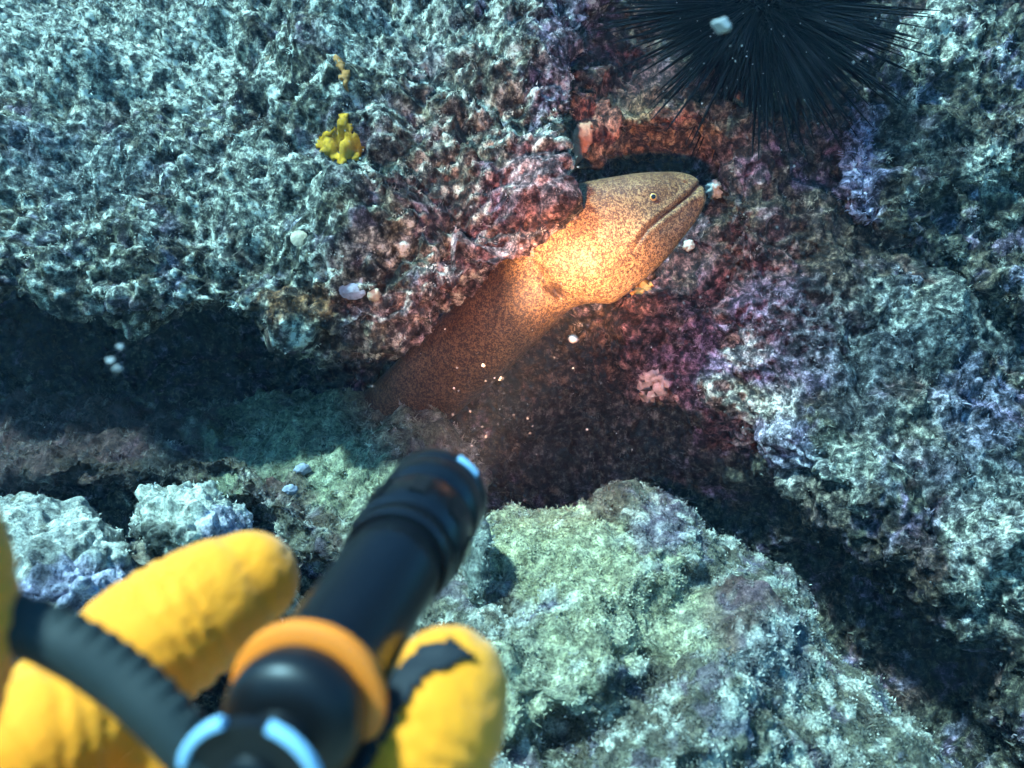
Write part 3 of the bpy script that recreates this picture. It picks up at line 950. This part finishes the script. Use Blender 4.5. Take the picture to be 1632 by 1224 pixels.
# ================================================================== SEA URCHIN
def build_urchin():
    cen = V(1212, 0, 0.93)
    root = empty("sea_urchin", cen)
    tag(root, "black long spined sea urchin on the wall above the eel", "sea urchin")
    black = plain("urchin_black", (0.003, 0.0035, 0.005), 0.6, 0.03, var=0.3, vscale=200)
    fwd = Vector((0, CP, -SP))
    upv = Vector((0, SP, CP))
    rt = Vector((1, 0, 0))
    bm = bmesh.new()
    bmesh.ops.create_icosphere(bm, subdivisions=4, radius=0.058)
    for q in bm.verts:
        nrm = q.co.normalized()
        q.co *= 1 + 0.05 * math.sin(nrm.x * 31) * math.sin(nrm.y * 29) * math.sin(nrm.z * 33)
        q.co.y *= 0.7
    me = bpy.data.meshes.new("test")
    bm.to_mesh(me)
    bm.free()
    me.materials.append(black)
    o = bpy.data.objects.new("test", me)
    COL.objects.link(o)
    o.parent = root
    # one spine: slim five sided cone, unit length
    sv, sf = [], []
    for k, (z, r) in enumerate(((0, 0.0021), (0.25, 0.0018), (0.7, 0.0011), (1.0, 0.0003))):
        for j in range(6):
            A = 2 * math.pi * j / 6
            sv.append((r * math.cos(A), r * math.sin(A), z))
    for k in range(3):
        for j in range(6):
            sf.append((k * 6 + j, k * 6 + (j + 1) % 6, k * 6 + 6 + (j + 1) % 6, k * 6 + 6 + j))
    sme = bpy.data.meshes.new("spine")
    sme.from_pydata(sv, [], sf)
    sme.materials.append(black)
    rnd = random.Random(5)
    for i in range(295):
        a = rnd.uniform(0, 2 * math.pi)
        if i % 9:
            a = math.pi + rnd.uniform(-0.25, math.pi + 0.25)        # those that hang into the picture
        depth = rnd.uniform(-0.75, 0.30)
        dr = (rt * math.cos(a) + upv * math.sin(a)) * math.sqrt(1 - depth * depth) + fwd * depth
        dr = (dr + Vector((rnd.gauss(0, .07), rnd.gauss(0, .07), rnd.gauss(0, .07)))).normalized()
        L = rnd.uniform(0.10, 0.17) * (1.0 if rnd.random() < 0.72 else 0.6)
        sp = bpy.data.objects.new("spine", sme)
        COL.objects.link(sp)
        sp.parent = root
        sp.location = dr * 0.028
        sp.rotation_euler = dr.to_track_quat('Z', 'Y').to_euler()
        w = rnd.uniform(1.0, 1.6)
        sp.scale = (w, w, L)
    # short secondary spines, too many to count
    nb = 6500
    q = RNG.normal(size=(nb, 3))
    q /= np.linalg.norm(q, axis=1)[:, None]
    L = RNG.uniform(0.03, 0.085, (nb, 1))
    b0 = q * np.array([0.052, 0.038, 0.052])
    t = q + 0.25 * RNG.normal(size=(nb, 3))
    t = b0 + t / np.linalg.norm(t, axis=1)[:, None] * L
    s = np.cross(q, RNG.normal(size=(nb, 3)))
    s = s / np.linalg.norm(s, axis=1)[:, None] * 0.0009
    s2 = np.cross(q, s)
    vs = np.stack([b0 + s, b0 - 0.5 * s + 0.87 * s2, b0 - 0.5 * s - 0.87 * s2, t], 1).reshape(-1, 3) + np.array(cen)
    o = np.arange(nb)[:, None] * 4
    f = np.concatenate([o + [0, 1, 3], o + [1, 2, 3], o + [2, 0, 3]])
    so = mesh_obj("short_spines", vs, f, black, root, smooth=False)
    so["kind"] = "stuff"


build_urchin()

# ================================================================== DIVE TORCH
TAIL = V(412, 1232, 0.140)
AIM = V(928, 436, 0.88)
TDIR = (AIM - TAIL).normalized()
TLEN = 0.146


def frame_of(d, upish=Vector((0, 0, 1))):
    z = d.normalized()
    x = upish.cross(z).normalized()
    y = z.cross(x).normalized()
    return Matrix((x, y, z)).transposed()


def lathe(name, prof, mat, parent, seg=64, closed=False, a0=0.0, a1=2 * math.pi):
    """ring profile (z along the torch, radius); open arcs get end faces"""
    full = abs(a1 - a0 - 2 * math.pi) < 1e-6
    n = seg if full else seg + 1
    v, f = [], []
    m = len(prof)
    for i in range(n):
        a = a0 + (a1 - a0) * i / seg
        for z, r in prof:
            v.append((r * math.cos(a), r * math.sin(a), z))
    for i in range(seg):
        i2 = (i + 1) % n
        for j in range(m if closed else m - 1):
            j2 = (j + 1) % m
            f.append((i * m + j, i2 * m + j, i2 * m + j2, i * m + j2))
    if not full:
        f.append(tuple(range(m)))
        f.append(tuple(reversed(range((n - 1) * m, n * m))))
    me = bpy.data.meshes.new(name)
    me.from_pydata(v, [], f)
    me.update()
    bm = bmesh.new()
    bm.from_mesh(me)
    bmesh.ops.recalc_face_normals(bm, faces=bm.faces)
    bm.to_mesh(me)
    bm.free()
    me.materials.append(mat)
    me.polygons.foreach_set("use_smooth", np.full(len(me.polygons), True))
    o = bpy.data.objects.new(name, me)
    COL.objects.link(o)
    o.parent = parent
    b = o.modifiers.new("edges", 'EDGE_SPLIT')
    b.split_angle = math.radians(40)
    return o


def build_torch():
    root = empty("dive_torch", TAIL)
    root.rotation_euler = frame_of(TDIR).to_euler()
    tag(root, "black dive torch with an orange ring, held out towards the eel", "torch")
    anod = plain("black_anodised", (0.004, 0.0045, 0.006), 0.30, 0.42, var=0.2, vscale=300, bmp=0.05, bscale=900)
    rub = plain("black_rubber", (0.005, 0.005, 0.006), 0.42, 0.35)
    orange = plain("orange_silicone", (1.0, 0.21, 0.02), 0.45, 0.4, var=0.05, vscale=80)
    gloss = plain("pale_blue_rim", (0.34, 0.58, 0.80), 0.25, 0.6)
    body = lathe("barrel", [(0.024, 0.0), (0.024, 0.0105), (0.026, 0.0122), (0.070, 0.0122), (0.072, 0.0128), (0.074, 0.0122), (0.080, 0.0122), (0.082, 0.0)], anod, root)
    lathe("thread_collar", [(0.0795, 0.0), (0.0795, 0.0136), (0.081, 0.0142), (0.0835, 0.0142), (0.0845, 0.0136), (0.087, 0.0136), (0.087, 0.0)], anod, root)
    head = lathe("head", [(0.0865, 0.0), (0.0865, 0.0140), (0.089, 0.0152), (0.104, 0.0152), (0.105, 0.0146), (0.1075, 0.0146), (0.1085, 0.0154), (0.1195, 0.0154), (0.1205, 0.0149), (0.1205, 0.013), (0.116, 0.012), (0.116, 0.0)], anod, root)
    bez = lathe("bezel", [(0.1203, 0.0125), (0.1203, 0.0152), (0.1215, 0.0156), (0.1265, 0.0156), (0.128, 0.0148), (0.128, 0.0125)], anod, root, closed=True)
    lathe("rim_highlight", [(0.1220, 0.0151), (0.1220, 0.01572), (0.1262, 0.01572), (0.1262, 0.0151)], gloss, bez, seg=16, closed=True, a0=2.05, a1=2.55)  # added pale blue strip, a painted highlight on the bezel edge
    for k in range(8):
        a = 2 * math.pi * k / 8 + 0.2
        bm = bmesh.new()
        bmesh.ops.create_cube(bm, size=1)
        bmesh.ops.scale(bm, vec=(0.0012, 0.0052, 0.011), verts=bm.verts)
        bmesh.ops.bevel(bm, geom=list(bm.edges), offset=0.0005, segments=2, affect='EDGES')
        me = bpy.data.meshes.new("cooling_rib")
        bm.to_mesh(me)
        bm.free()
        me.materials.append(anod)
        o = bpy.data.objects.new("cooling_rib", me)
        COL.objects.link(o)
        o.parent = head
        o.location = (0.0153 * math.cos(a), 0.0153 * math.sin(a), 0.0965)
        o.rotation_euler = (0, 0, a)
    lens = plain("lens_glass", (0.9, 0.9, 0.85), 0.05, 0.5)
    b = lens.node_tree.nodes["Principled BSDF"]
    b.inputs["Emission Color"].default_value = (1, 0.80, 0.55, 1)
    b.inputs["Emission Strength"].default_value = 6
    lathe("lens", [(0.1245, 0.0), (0.1245, 0.0124), (0.1235, 0.0124)], lens, bez)
    lathe("orange_ring", [(0.0204, 0.0105), (0.0204, 0.0146), (0.0208, 0.0151), (0.0226, 0.0152), (0.0236, 0.0149), (0.0240, 0.0105)], orange, root, closed=True)
    tail = lathe("tail_cap", [(0.0085, 0.0), (0.0085, 0.0060), (0.0095, 0.0095), (0.0108, 0.0118), (0.0128, 0.0128), (0.0165, 0.0129), (0.0192, 0.0122), (0.0192, 0.0)], rub, root)
    lathe("neck", [(-0.001, 0.0), (-0.001, 0.0058), (0.004, 0.0050), (0.0086, 0.0058), (0.0086, 0.0)], rub, root)
    # the two crescents of the end ring (open at the top for the lanyard)
    pr = [(-0.0036, 0.0109), (-0.0040, 0.0112), (-0.0040, 0.0121), (-0.0036, 0.0125), (-0.0022, 0.0125), (-0.0018, 0.0121), (-0.0018, 0.0109)]
    T = math.pi / 2
    lathe("end_ring", pr, gloss, root, closed=True, a0=T + 0.33, a1=T + 2.6)
    lathe("end_ring", pr, gloss, root, closed=True, a0=T - 2.6, a1=T - 0.33)
    lathe("end_plate", [(-0.0030, 0.0), (-0.0030, 0.0110), (-0.0010, 0.0112), (0.0006, 0.0100), (0.0006, 0.0)], rub, root)
    lathe("switch_button", [(-0.0050, 0.0), (-0.0048, 0.0035), (-0.0040, 0.0050), (-0.0028, 0.0054)], rub, root)
    # the light itself
    for nm, e, size, bl, col in (("torch_beam", 54, 16.5, 1.0, (1.0, 0.58, 0.34)), ("torch_spill", 9.0, 54, 1.0, (1.0, 0.44, 0.28))):
        L = bpy.data.lights.new(nm, 'SPOT')
        L.energy = e
        L.spot_size = math.radians(size)
        L.spot_blend = bl
        L.color = col
        L.shadow_soft_size = 0.010
        o = bpy.data.objects.new(nm, L)
        COL.objects.link(o)
        o.parent = root
        o.location = (0, 0, 0.131)
        o.rotation_euler = (math.pi, 0, 0)      # a spot shines along its own -Z
    return root


build_torch()

# ================================================================== GLOVED HAND
def tube_mesh(pts, m=20):
    """pts: (x,y,z,r) rows, rounded ends"""
    C = catmull(pts, 60)
    p, r = C[:, :3], C[:, 3]
    T = np.gradient(p, axis=0)
    T /= np.linalg.norm(T, axis=1)[:, None]
    ref = np.array([0.3, 0.9, 0.2])
    v = []
    rows = []
    def ring(c, t, rad):
        x = np.cross(t, ref)
        x /= np.linalg.norm(x)
        y = np.cross(t, x)
        a = np.linspace(0, 2 * math.pi, m, endpoint=False)
        return c + rad * (np.cos(a)[:, None] * x + np.sin(a)[:, None] * y)
    for k in range(6, 0, -1):
        q = k / 6.5 * math.pi / 2
        rows.append(ring(p[0] - T[0] * r[0] * math.sin(q), T[0], r[0] * math.cos(q)))
    for k in range(len(p)):
        rows.append(ring(p[k], T[k], r[k]))
    for k in range(1, 7):
        q = k / 6.5 * math.pi / 2
        rows.append(ring(p[-1] + T[-1] * r[-1] * math.sin(q), T[-1], r[-1] * math.cos(q)))
    v = np.concatenate(rows + [rows[0].mean(0)[None], rows[-1].mean(0)[None]])
    n = len(rows)
    f = []
    for i in range(n - 1):
        for j in range(m):
            f.append((i * m + j, i * m + (j + 1) % m, (i + 1) * m + (j + 1) % m, (i + 1) * m + j))
    for j in range(m):
        f.append((n * m, (j + 1) % m, j))
        f.append((n * m + 1, (n - 1) * m + j, (n - 1) * m + (j + 1) % m))
    return v, f


def chain(rows):
    return np.array([list(P(px, py, d)) + [r] for px, py, d, r in rows])


def build_hand():
    root = empty("person", V(150, 1500, 0.17))
    tag(root, "diver's hand in a yellow and black glove gripping the torch", "person")
    fingers = {
        "index": [(-60, 1330, .185, .0150), (60, 1180, .195, .0142), (170, 1075, .205, .0158), (290, 992, .213, .0166), (372, 938, .222, .0150), (394, 924, .224, .0132)],
        "middle": [(-160, 1420, .170, .0150), (-60, 1290, .175, .0148), (30, 1215, .180, .0150), (110, 1170, .186, .0150), (180, 1180, .192, .0130), (260, 1250, .195, .0115)],
        "ring": [(-260, 1420, .150, .0145), (-200, 1240, .142, .0145), (-146, 1080, .138, .0140), (-124, 960, .137, .0132), (-130, 860, .138, .0120), (-140, 810, .139, .0105)],
        "little": [(-300, 1480, .140, .0130), (-290, 1350, .130, .0125), (-280, 1230, .125, .0120), (-270, 1150, .125, .0105)],
        "thumb": [(330, 1640, .165, .0180), (480, 1480, .165, .0170), (590, 1330, .168, .0158), (668, 1190, .173, .0152), (700, 1125, .177, .0142), (712, 1098, .179, .0128)],
        "palm": [(-280, 1500, .150, .022), (-60, 1480, .165, .026), (160, 1560, .170, .027), (330, 1640, .168, .022)],
        "wrist": [(40, 1560, .165, .030), (60, 1850, .155, .030), (60, 2250, .140, .031)],
    }
    vs, fs, off = [], [], 0
    for k, rows in fingers.items():
        v, f = tube_mesh(chain(rows))
        vs.append(v)
        fs += [tuple(i + off for i in q) for q in f]
        off += len(v)
    v, f = remesh(np.concatenate(vs), fs, 0.0014, smooth=5)
    n = vnormals(v, f)
    # cloth creases and a little slack in the knit
    w1 = np.abs(fbm(v * np.array([1.0, 0.5, 1.0]), 150, 2, off=3))
    v = v + n * (0.0004 * sst(w1, 0.0, 0.12) + 0.0015 * fbm(v, 26, 2, off=9))[:, None]
    # creases across the joints
    for key, ids in (("index", (2, 3)), ("thumb", (2, 3)), ("middle", (2, 3)), ("ring", (2, 3))):
        ch = chain(fingers[key])
        for j in ids:
            T = ch[j + 1, :3] - ch[j - 1, :3]
            T /= np.linalg.norm(T)
            rel = v - ch[j, :3]
            near = np.linalg.norm(rel, axis=1) < ch[j, 3] * 1.6
            along = rel @ T + 0.0012 * fbm(v, 90, 1, off=j)
            for o_ in (-0.0045, 0.0, 0.0045):
                v = v - n * (near * 0.0007 * np.exp(-((along - o_) / 0.0009) ** 2))[:, None]
    mat, nt, b = new_mat("yellow_glove")
    co = N(nt, "ShaderNodeTexCoord").outputs["Object"]
    n1 = noise(nt, co, 45, 4, 0.6)
    n2 = noise(nt, co, 900, 2, 0.5)
    nt.links.new(ramp(nt, n1, [(0.3, (0.92, 0.255, 0.007)), (0.7, (0.97, 0.31, 0.012))]), b.inputs["Base Color"])
    b.inputs["Roughness"].default_value = 0.75
    b.inputs["Specular IOR Level"].default_value = 0.2
    b.inputs["Sheen Weight"].default_value = 0.2
    bump(nt, b, n2, 0.3, 0.0006)
    glove = mesh_obj("glove", v, f, mat, root)
    # black seam panel on the thumb: the faces along its line, lifted off the cloth
    px, py, d = PX(v)
    line = [(752, 1046), (716, 1044), (680, 1056), (645, 1092), (622, 1130), (590, 1185), (560, 1240), (520, 1320)]
    dist, _, par = seg_dist(px, py, line)
    wdt = 10 + 15 * sst(par, 0.0, 0.12)
    view = v - np.array(CAM)
    facing = (n * view).sum(1) < 0.02
    inside = (dist < wdt) & facing & (px > 450) & (d < 0.2)
    keep = inside[f].all(1)
    used = np.unique(f[keep])
    remap = -np.ones(len(v), int)
    remap[used] = np.arange(len(used))
    blk = plain("black_panel", (0.014, 0.015, 0.018), 0.7, 0.25)
    pv = v[used] + n[used] * 0.0005
    po = mesh_obj("black_panel", pv, remap[f[keep]], blk, glove)
    po.matrix_parent_inverse = Matrix.Identity(4)
    sm = po.modifiers.new("thick", 'SOLIDIFY')
    sm.thickness = 0.0006
    sm.offset = 1
    return root


build_hand()


def build_cord():
    rows = chain([(-160, 985, .142, .0054), (-60, 985, .142, .0056), (40, 1000, .143, .0058), (120, 1035, .143, .0059), (195, 1085, .143, .0059), (260, 1145, .142, .0057), (318, 1215, .1415, .0052), (372, 1290, .141, .0042), (410, 1300, .141, .0034)])
    rows[:, 3] *= 0.84
    C = catmull(rows, 420)
    s = np.concatenate([[0], np.cumsum(np.linalg.norm(np.diff(C[:, :3], axis=0), axis=1))])
    t = np.linspace(0, s[-1], 700)
    C = np.stack([np.interp(t, s, C[:, k]) for k in range(4)], 1)
    T = np.gradient(C[:, :3], axis=0)
    T /= np.linalg.norm(T, axis=1)[:, None]
    m = 36
    a = np.linspace(0, 2 * math.pi, m, endpoint=False)
    ref = np.array([0, CP, -SP])
    y = np.cross(T, ref)
    y /= np.linalg.norm(y, axis=1)[:, None]
    x = np.cross(T, y)
    teeth = (0.5 + 0.5 * np.tanh(5 * np.sin(2 * math.pi * t / 0.0030)))[:, None] * np.clip(np.cos(a)[None] * np.sign(y[:, 2:3].mean()), 0, 1) ** 8 * 0.0006
    rad = C[:, 3:4] + teeth
    v = C[:, None, :3] + (rad * np.cos(a))[..., None] * y[:, None] + (rad * np.sin(a))[..., None] * x[:, None]
    v = v.reshape(-1, 3)
    k = np.arange(len(C) - 1)[:, None] * m
    b = (np.arange(m) + 1) % m
    aa = np.arange(m)
    f = np.stack([(k + aa).ravel(), (k + b).ravel(), (k + m + b).ravel(), (k + m + aa).ravel()], 1)
    o = mesh_obj("rubber_lanyard", v, f, plain("grey_rubber", (0.022, 0.026, 0.024), 0.6, 0.3, var=0.15, vscale=120))
    tag(o, "dark grey ribbed rubber lanyard across the yellow glove", "lanyard")


build_cord()

# ================================================================== SMALL LIFE ON THE ROCK
def lumpy(name, px, py, size, flat, mat, label, cat, off, kind="lump", group=None, rough=0.25, stretch=(1, 1)):
    q = seat(px, py)
    if q is None:
        return None
    pos, nrm, d = q
    nrm = Vector(nrm.tolist())
    toward = (CAM - Vector(pos.tolist())).normalized()
    nrm = (nrm + toward).normalized()
    r = size * K * d
    bm = bmesh.new()
    bmesh.ops.create_icosphere(bm, subdivisions=5 if size > 15 else 4, radius=1)
    co = np.array([w.co for w in bm.verts])
    if kind == "limpet":
        rr = np.hypot(co[:, 0], co[:, 1])
        an = np.arctan2(co[:, 1], co[:, 0])
        z = np.where(co[:, 2] > 0, (1 - rr) ** 0.8 * 1.0, -0.12)
        co = np.stack([co[:, 0] * (1 + 0.02 * np.sin(13 * an)), co[:, 1] * (1 + 0.02 * np.sin(13 * an)), z + 0.02 * rr * np.sin(13 * an)], 1)
        co += 0.05 * fbm(co, 2.5, 2, off=off)[:, None]
    else:
        k = 1 + rough * 2.0 * fbm(co, 1.6, 3, 0.6, off) + rough * 0.8 * (0.5 - worley(co, 3.2, off))
        co = co * k[:, None]
    co = co * np.array([r * stretch[0], r * stretch[1], r * flat])
    me = bpy.data.meshes.new(name)
    for w, c in zip(bm.verts, co):
        w.co = c
    bm.to_mesh(me)
    bm.free()
    me.materials.append(mat)
    me.polygons.foreach_set("use_smooth", np.full(len(me.polygons), True))
    o = bpy.data.objects.new(name, me)
    COL.objects.link(o)
    o.location = Vector(pos.tolist()) + nrm * r * flat * (0.35 if kind == "lump" else 0.15)
    o.rotation_euler = nrm.to_track_quat('Z', 'Y').to_euler()
    tag(o, label, cat, group)
    return o


yel = plain("yellow_sponge", (0.44, 0.22, 0.02), 0.9, 0.1, var=0.6, vscale=120, bmp=1.0, bscale=260)
org = plain("orange_sponge", (0.36, 0.16, 0.05), 0.9, 0.1, var=0.5, vscale=140, bmp=1.0, bscale=260)
pnk = plain("pink_crust", (0.58, 0.42, 0.38), 0.9, 0.1, var=0.45, vscale=150, bmp=1.0, bscale=300)
wht = plain("white_shell", (0.48, 0.47, 0.41), 0.7, 0.2, var=0.35, vscale=220, bmp=0.8, bscale=300)
tan = plain("tan_shell", (0.42, 0.33, 0.22), 0.6, 0.3, var=0.5, vscale=180, bmp=0.8, bscale=300)
blu = plain("blue_grey_shell", (0.24, 0.25, 0.29), 0.6, 0.3, var=0.35, vscale=180, bmp=0.8, bscale=300)

def crust(name, which, outline, mat, label, cat, off, thick=0.0028):
    """a soft crust grown over the rock: follows the rock skin inside a ragged outline"""
    v, n, f = SKINS[which]
    px, py, d = PX(v)
    O = np.array(outline, float)
    cx, cy = O.mean(0)
    box = (px > O[:, 0].min() - 20) & (px < O[:, 0].max() + 20) & (py > O[:, 1].min() - 20) & (py < O[:, 1].max() + 20)
    view = v - np.array(CAM)
    box &= (n * view).sum(1) < 0.1
    ins = np.zeros(len(v), bool)
    k = np.where(box)[0]
    x = px[k] + 5 * fbm(v[k], 90, 2, off=off)
    y = py[k] + 5 * fbm(v[k], 90, 2, off=off + 7)
    hit = np.zeros(len(k), bool)
    for a in range(len(O)):
        (x0, y0), (x1, y1) = O[a], O[(a + 1) % len(O)]
        hit ^= ((y0 > y) != (y1 > y)) & (x < (x1 - x0) * (y - y0) / (y1 - y0 + 1e-9) + x0)
    ins[k] = hit
    keep = f[ins[f].all(1)]
    if len(keep) < 20:
        return None
    lab = np.arange(len(v))                      # keep the one largest connected piece
    while True:
        m = lab[keep].min(1)
        new = lab.copy()
        np.minimum.at(new, keep.ravel(), np.repeat(m, keep.shape[1]))
        if (new == lab).all():
            break
        lab = new
    ids, cnt = np.unique(lab[keep[:, 0]], return_counts=True)
    keep = keep[lab[keep[:, 0]] == ids[cnt.argmax()]]
    used = np.unique(keep)
    rm = np.zeros(len(v), int)
    rm[used] = np.arange(len(used))
    q = v[used] + n[used] * (thick * (0.7 + 0.9 * fbm(v[used], 130, 2, off=off + 3)))[:, None]
    base = q.mean(0)
    o = mesh_obj(name, q - base, rm[keep], mat)
    o.location = base
    sm = o.modifiers.new("thick", 'SOLIDIFY')
    sm.thickness = thick * 1.6
    sm.offset = -1
    tag(o, label, cat)
    return o


crust("yellow_sponge", 1, [(492, 228), (510, 215), (528, 205), (540, 180), (558, 178), (566, 205), (585, 235), (578, 252), (556, 256), (545, 268), (520, 250)], yel, "mustard yellow sponge patch on the overhanging boulder", "sponge", 1.0)
crust("orange_sponge", 1, [(526, 78), (540, 76), (548, 100), (560, 120), (560, 150), (549, 150), (543, 122), (532, 100)], org, "narrow orange sponge streak above the mustard yellow patch", "sponge", 4.0)
crust("orange_crust", 1, [(735, 465), (760, 438), (795, 420), (803, 432), (775, 456), (748, 482)], org, "orange crust at the boulder's lip beside the eel's neck", "sponge", 6.0)
crust("orange_lobe", 0, [(912, 210), (930, 200), (948, 192), (946, 222), (930, 246), (912, 266), (900, 250)], plain("salmon_sponge", (0.46, 0.21, 0.13), 0.9, 0.1, var=0.4, vscale=150, bmp=1.0), "salmon coloured lobe left of the added shadow hollow above the eel", "sponge", 8.0, thick=0.006)
crust("orange_polyp", 0, [(1000, 462), (1022, 446), (1050, 436), (1058, 446), (1030, 470), (1008, 478)], org, "orange crust patch under the eel's throat", "sponge", 22.0)
lumpy("barnacle", 1136, 297, 13, 0.8, wht, "small whitish barnacle right at the eel's snout", "barnacle", 12.0, rough=0.45)
crust("encrusting_lump", 0, [(1042 + r * math.cos(a), 612 + r * 0.85 * math.sin(a)) for a, r in ((k * 0.524, 27 + 4 * math.sin(5 * k)) for k in range(12))], pnk, "pale pinkish crusted lump on the wall below the eel's head", "crust", 14.0, thick=0.007)
lumpy("limpet_shell", 474, 376, 14, 0.35, tan, "rounded tan limpet shell in the middle of the boulder", "shell", 15.0, kind="limpet")
lumpy("flat_shell", 556, 466, 19, 0.25, blu, "flat pale fan of shell on the boulder's lower lip", "shell", 16.0, kind="limpet", stretch=(1.2, .7))
lumpy("snail_shell", 599, 472, 11, 0.8, tan, "tan snail shell next to the flat pale shell", "shell", 17.0, rough=0.15)
lumpy("white_pebble", 1096, 393, 9, 0.8, wht, "tiny white pebble shell under the eel's chin", "shell", 18.0)
lumpy("mussel_shell", 486, 749, 12, 0.6, blu, "upper blue grey shell on the ledge left of the torch", "shell", 19.0, rough=0.2, stretch=(1.1, .8))
lumpy("mussel_shell", 467, 776, 11, 0.6, blu, "lower blue grey shell on the ledge left of the torch", "shell", 20.0, rough=0.2, stretch=(1.1, .8))

# ================================================================== SPECKS IN THE WATER
speck = plain("drifting_speck", (0.32, 0.31, 0.30), 0.6, 0.3)


def specks():
    base = bmesh.new()
    bmesh.ops.create_icosphere(base, subdivisions=1, radius=1)
    bv = np.array([w.co for w in base.verts])
    bf = np.array([[w.index for w in q.verts] for q in base.faces])
    base.free()
    pts = []
    for i in range(330):
        pts.append((RNG.uniform(-50, 1700), RNG.uniform(-50, 1250), RNG.uniform(0.38, 0.8), RNG.uniform(0.0002, 0.00055)))
    for i in range(40):
        pts.append((RNG.normal(800, 55), RNG.normal(650, 55), RNG.uniform(0.40, 0.7), RNG.uniform(0.0002, 0.00045)))
    for i in range(30):
        pts.append((RNG.normal(1210, 90), RNG.normal(80, 50), RNG.uniform(0.5, 0.78), RNG.uniform(0.0003, 0.0008)))
    V_, F_ = [], []
    for k, (x, y, d, r) in enumerate(pts):
        V_.append(bv * r * RNG.uniform(0.7, 1.3, 3) + P(x, y, d))
        F_.append(bf + k * len(bv))
    o = mesh_obj("drifting_specks", np.concatenate(V_), np.concatenate(F_), speck)
    tag(o, "fine pale specks drifting in the water", "particles", kind="stuff")
    for x, y, d, r, lab in ((1150, 41, 0.27, 0.0030, "largest pale floating speck in front of the sea urchin"), (914, 540, 0.36, 0.0017, "pale floating speck below the eel's gill"),
                            (192, 553, 0.26, 0.0011, "upper floating speck of three in front of the dark crevice"), (177, 575, 0.26, 0.0013, "left floating speck of three in front of the dark crevice"), (187, 587, 0.26, 0.0013, "lowest floating speck of three in front of the dark crevice")):
        bm = bmesh.new()
        bmesh.ops.create_icosphere(bm, subdivisions=3, radius=r)
        for w in bm.verts:
            nrm = w.co.normalized()
            w.co *= 1 + 0.3 * math.sin(3 * nrm.x + x) * math.sin(4 * nrm.z + y)
            w.co.z *= 0.75
        me = bpy.data.meshes.new("floating_speck")
        bm.to_mesh(me)
        bm.free()
        me.materials.append(speck)
        me.polygons.foreach_set("use_smooth", np.full(len(me.polygons), True))
        o = bpy.data.objects.new("floating_speck", me)
        COL.objects.link(o)
        o.location = V(x, y, d)
        tag(o, lab, "speck", "floating specks in the water")


specks()

# ================================================================== HAZE: the water itself
def haze():
    x0, x1, y0, y1, z0, z1 = -3.2, 3.2, -2.9, 3.7, -1.65, 2.6
    v = [(x, y, z) for z in (z0, z1) for y in (y0, y1) for x in (x0, x1)]
    f = [(0, 2, 3, 1), (4, 5, 7, 6), (0, 1, 5, 4), (2, 6, 7, 3), (0, 4, 6, 2), (1, 3, 7, 5)]
    m = bpy.data.materials.new("sea_water")
    m.use_nodes = True
    nt = m.node_tree
    nt.nodes.clear()
    out = nt.nodes.new("ShaderNodeOutputMaterial")
    pv = nt.nodes.new("ShaderNodeVolumePrincipled")
    pv.inputs["Color"].default_value = (0.36, 0.52, 0.70, 1)
    pv.inputs["Density"].default_value = 0.032
    pv.inputs["Anisotropy"].default_value = 0.2
    nt.links.new(pv.outputs[0], out.inputs["Volume"])
    o = mesh_obj("haze", v, f, m, smooth=False)
    tag(o, "blue green sea water haze filling the scene", "haze", kind="stuff")


haze()
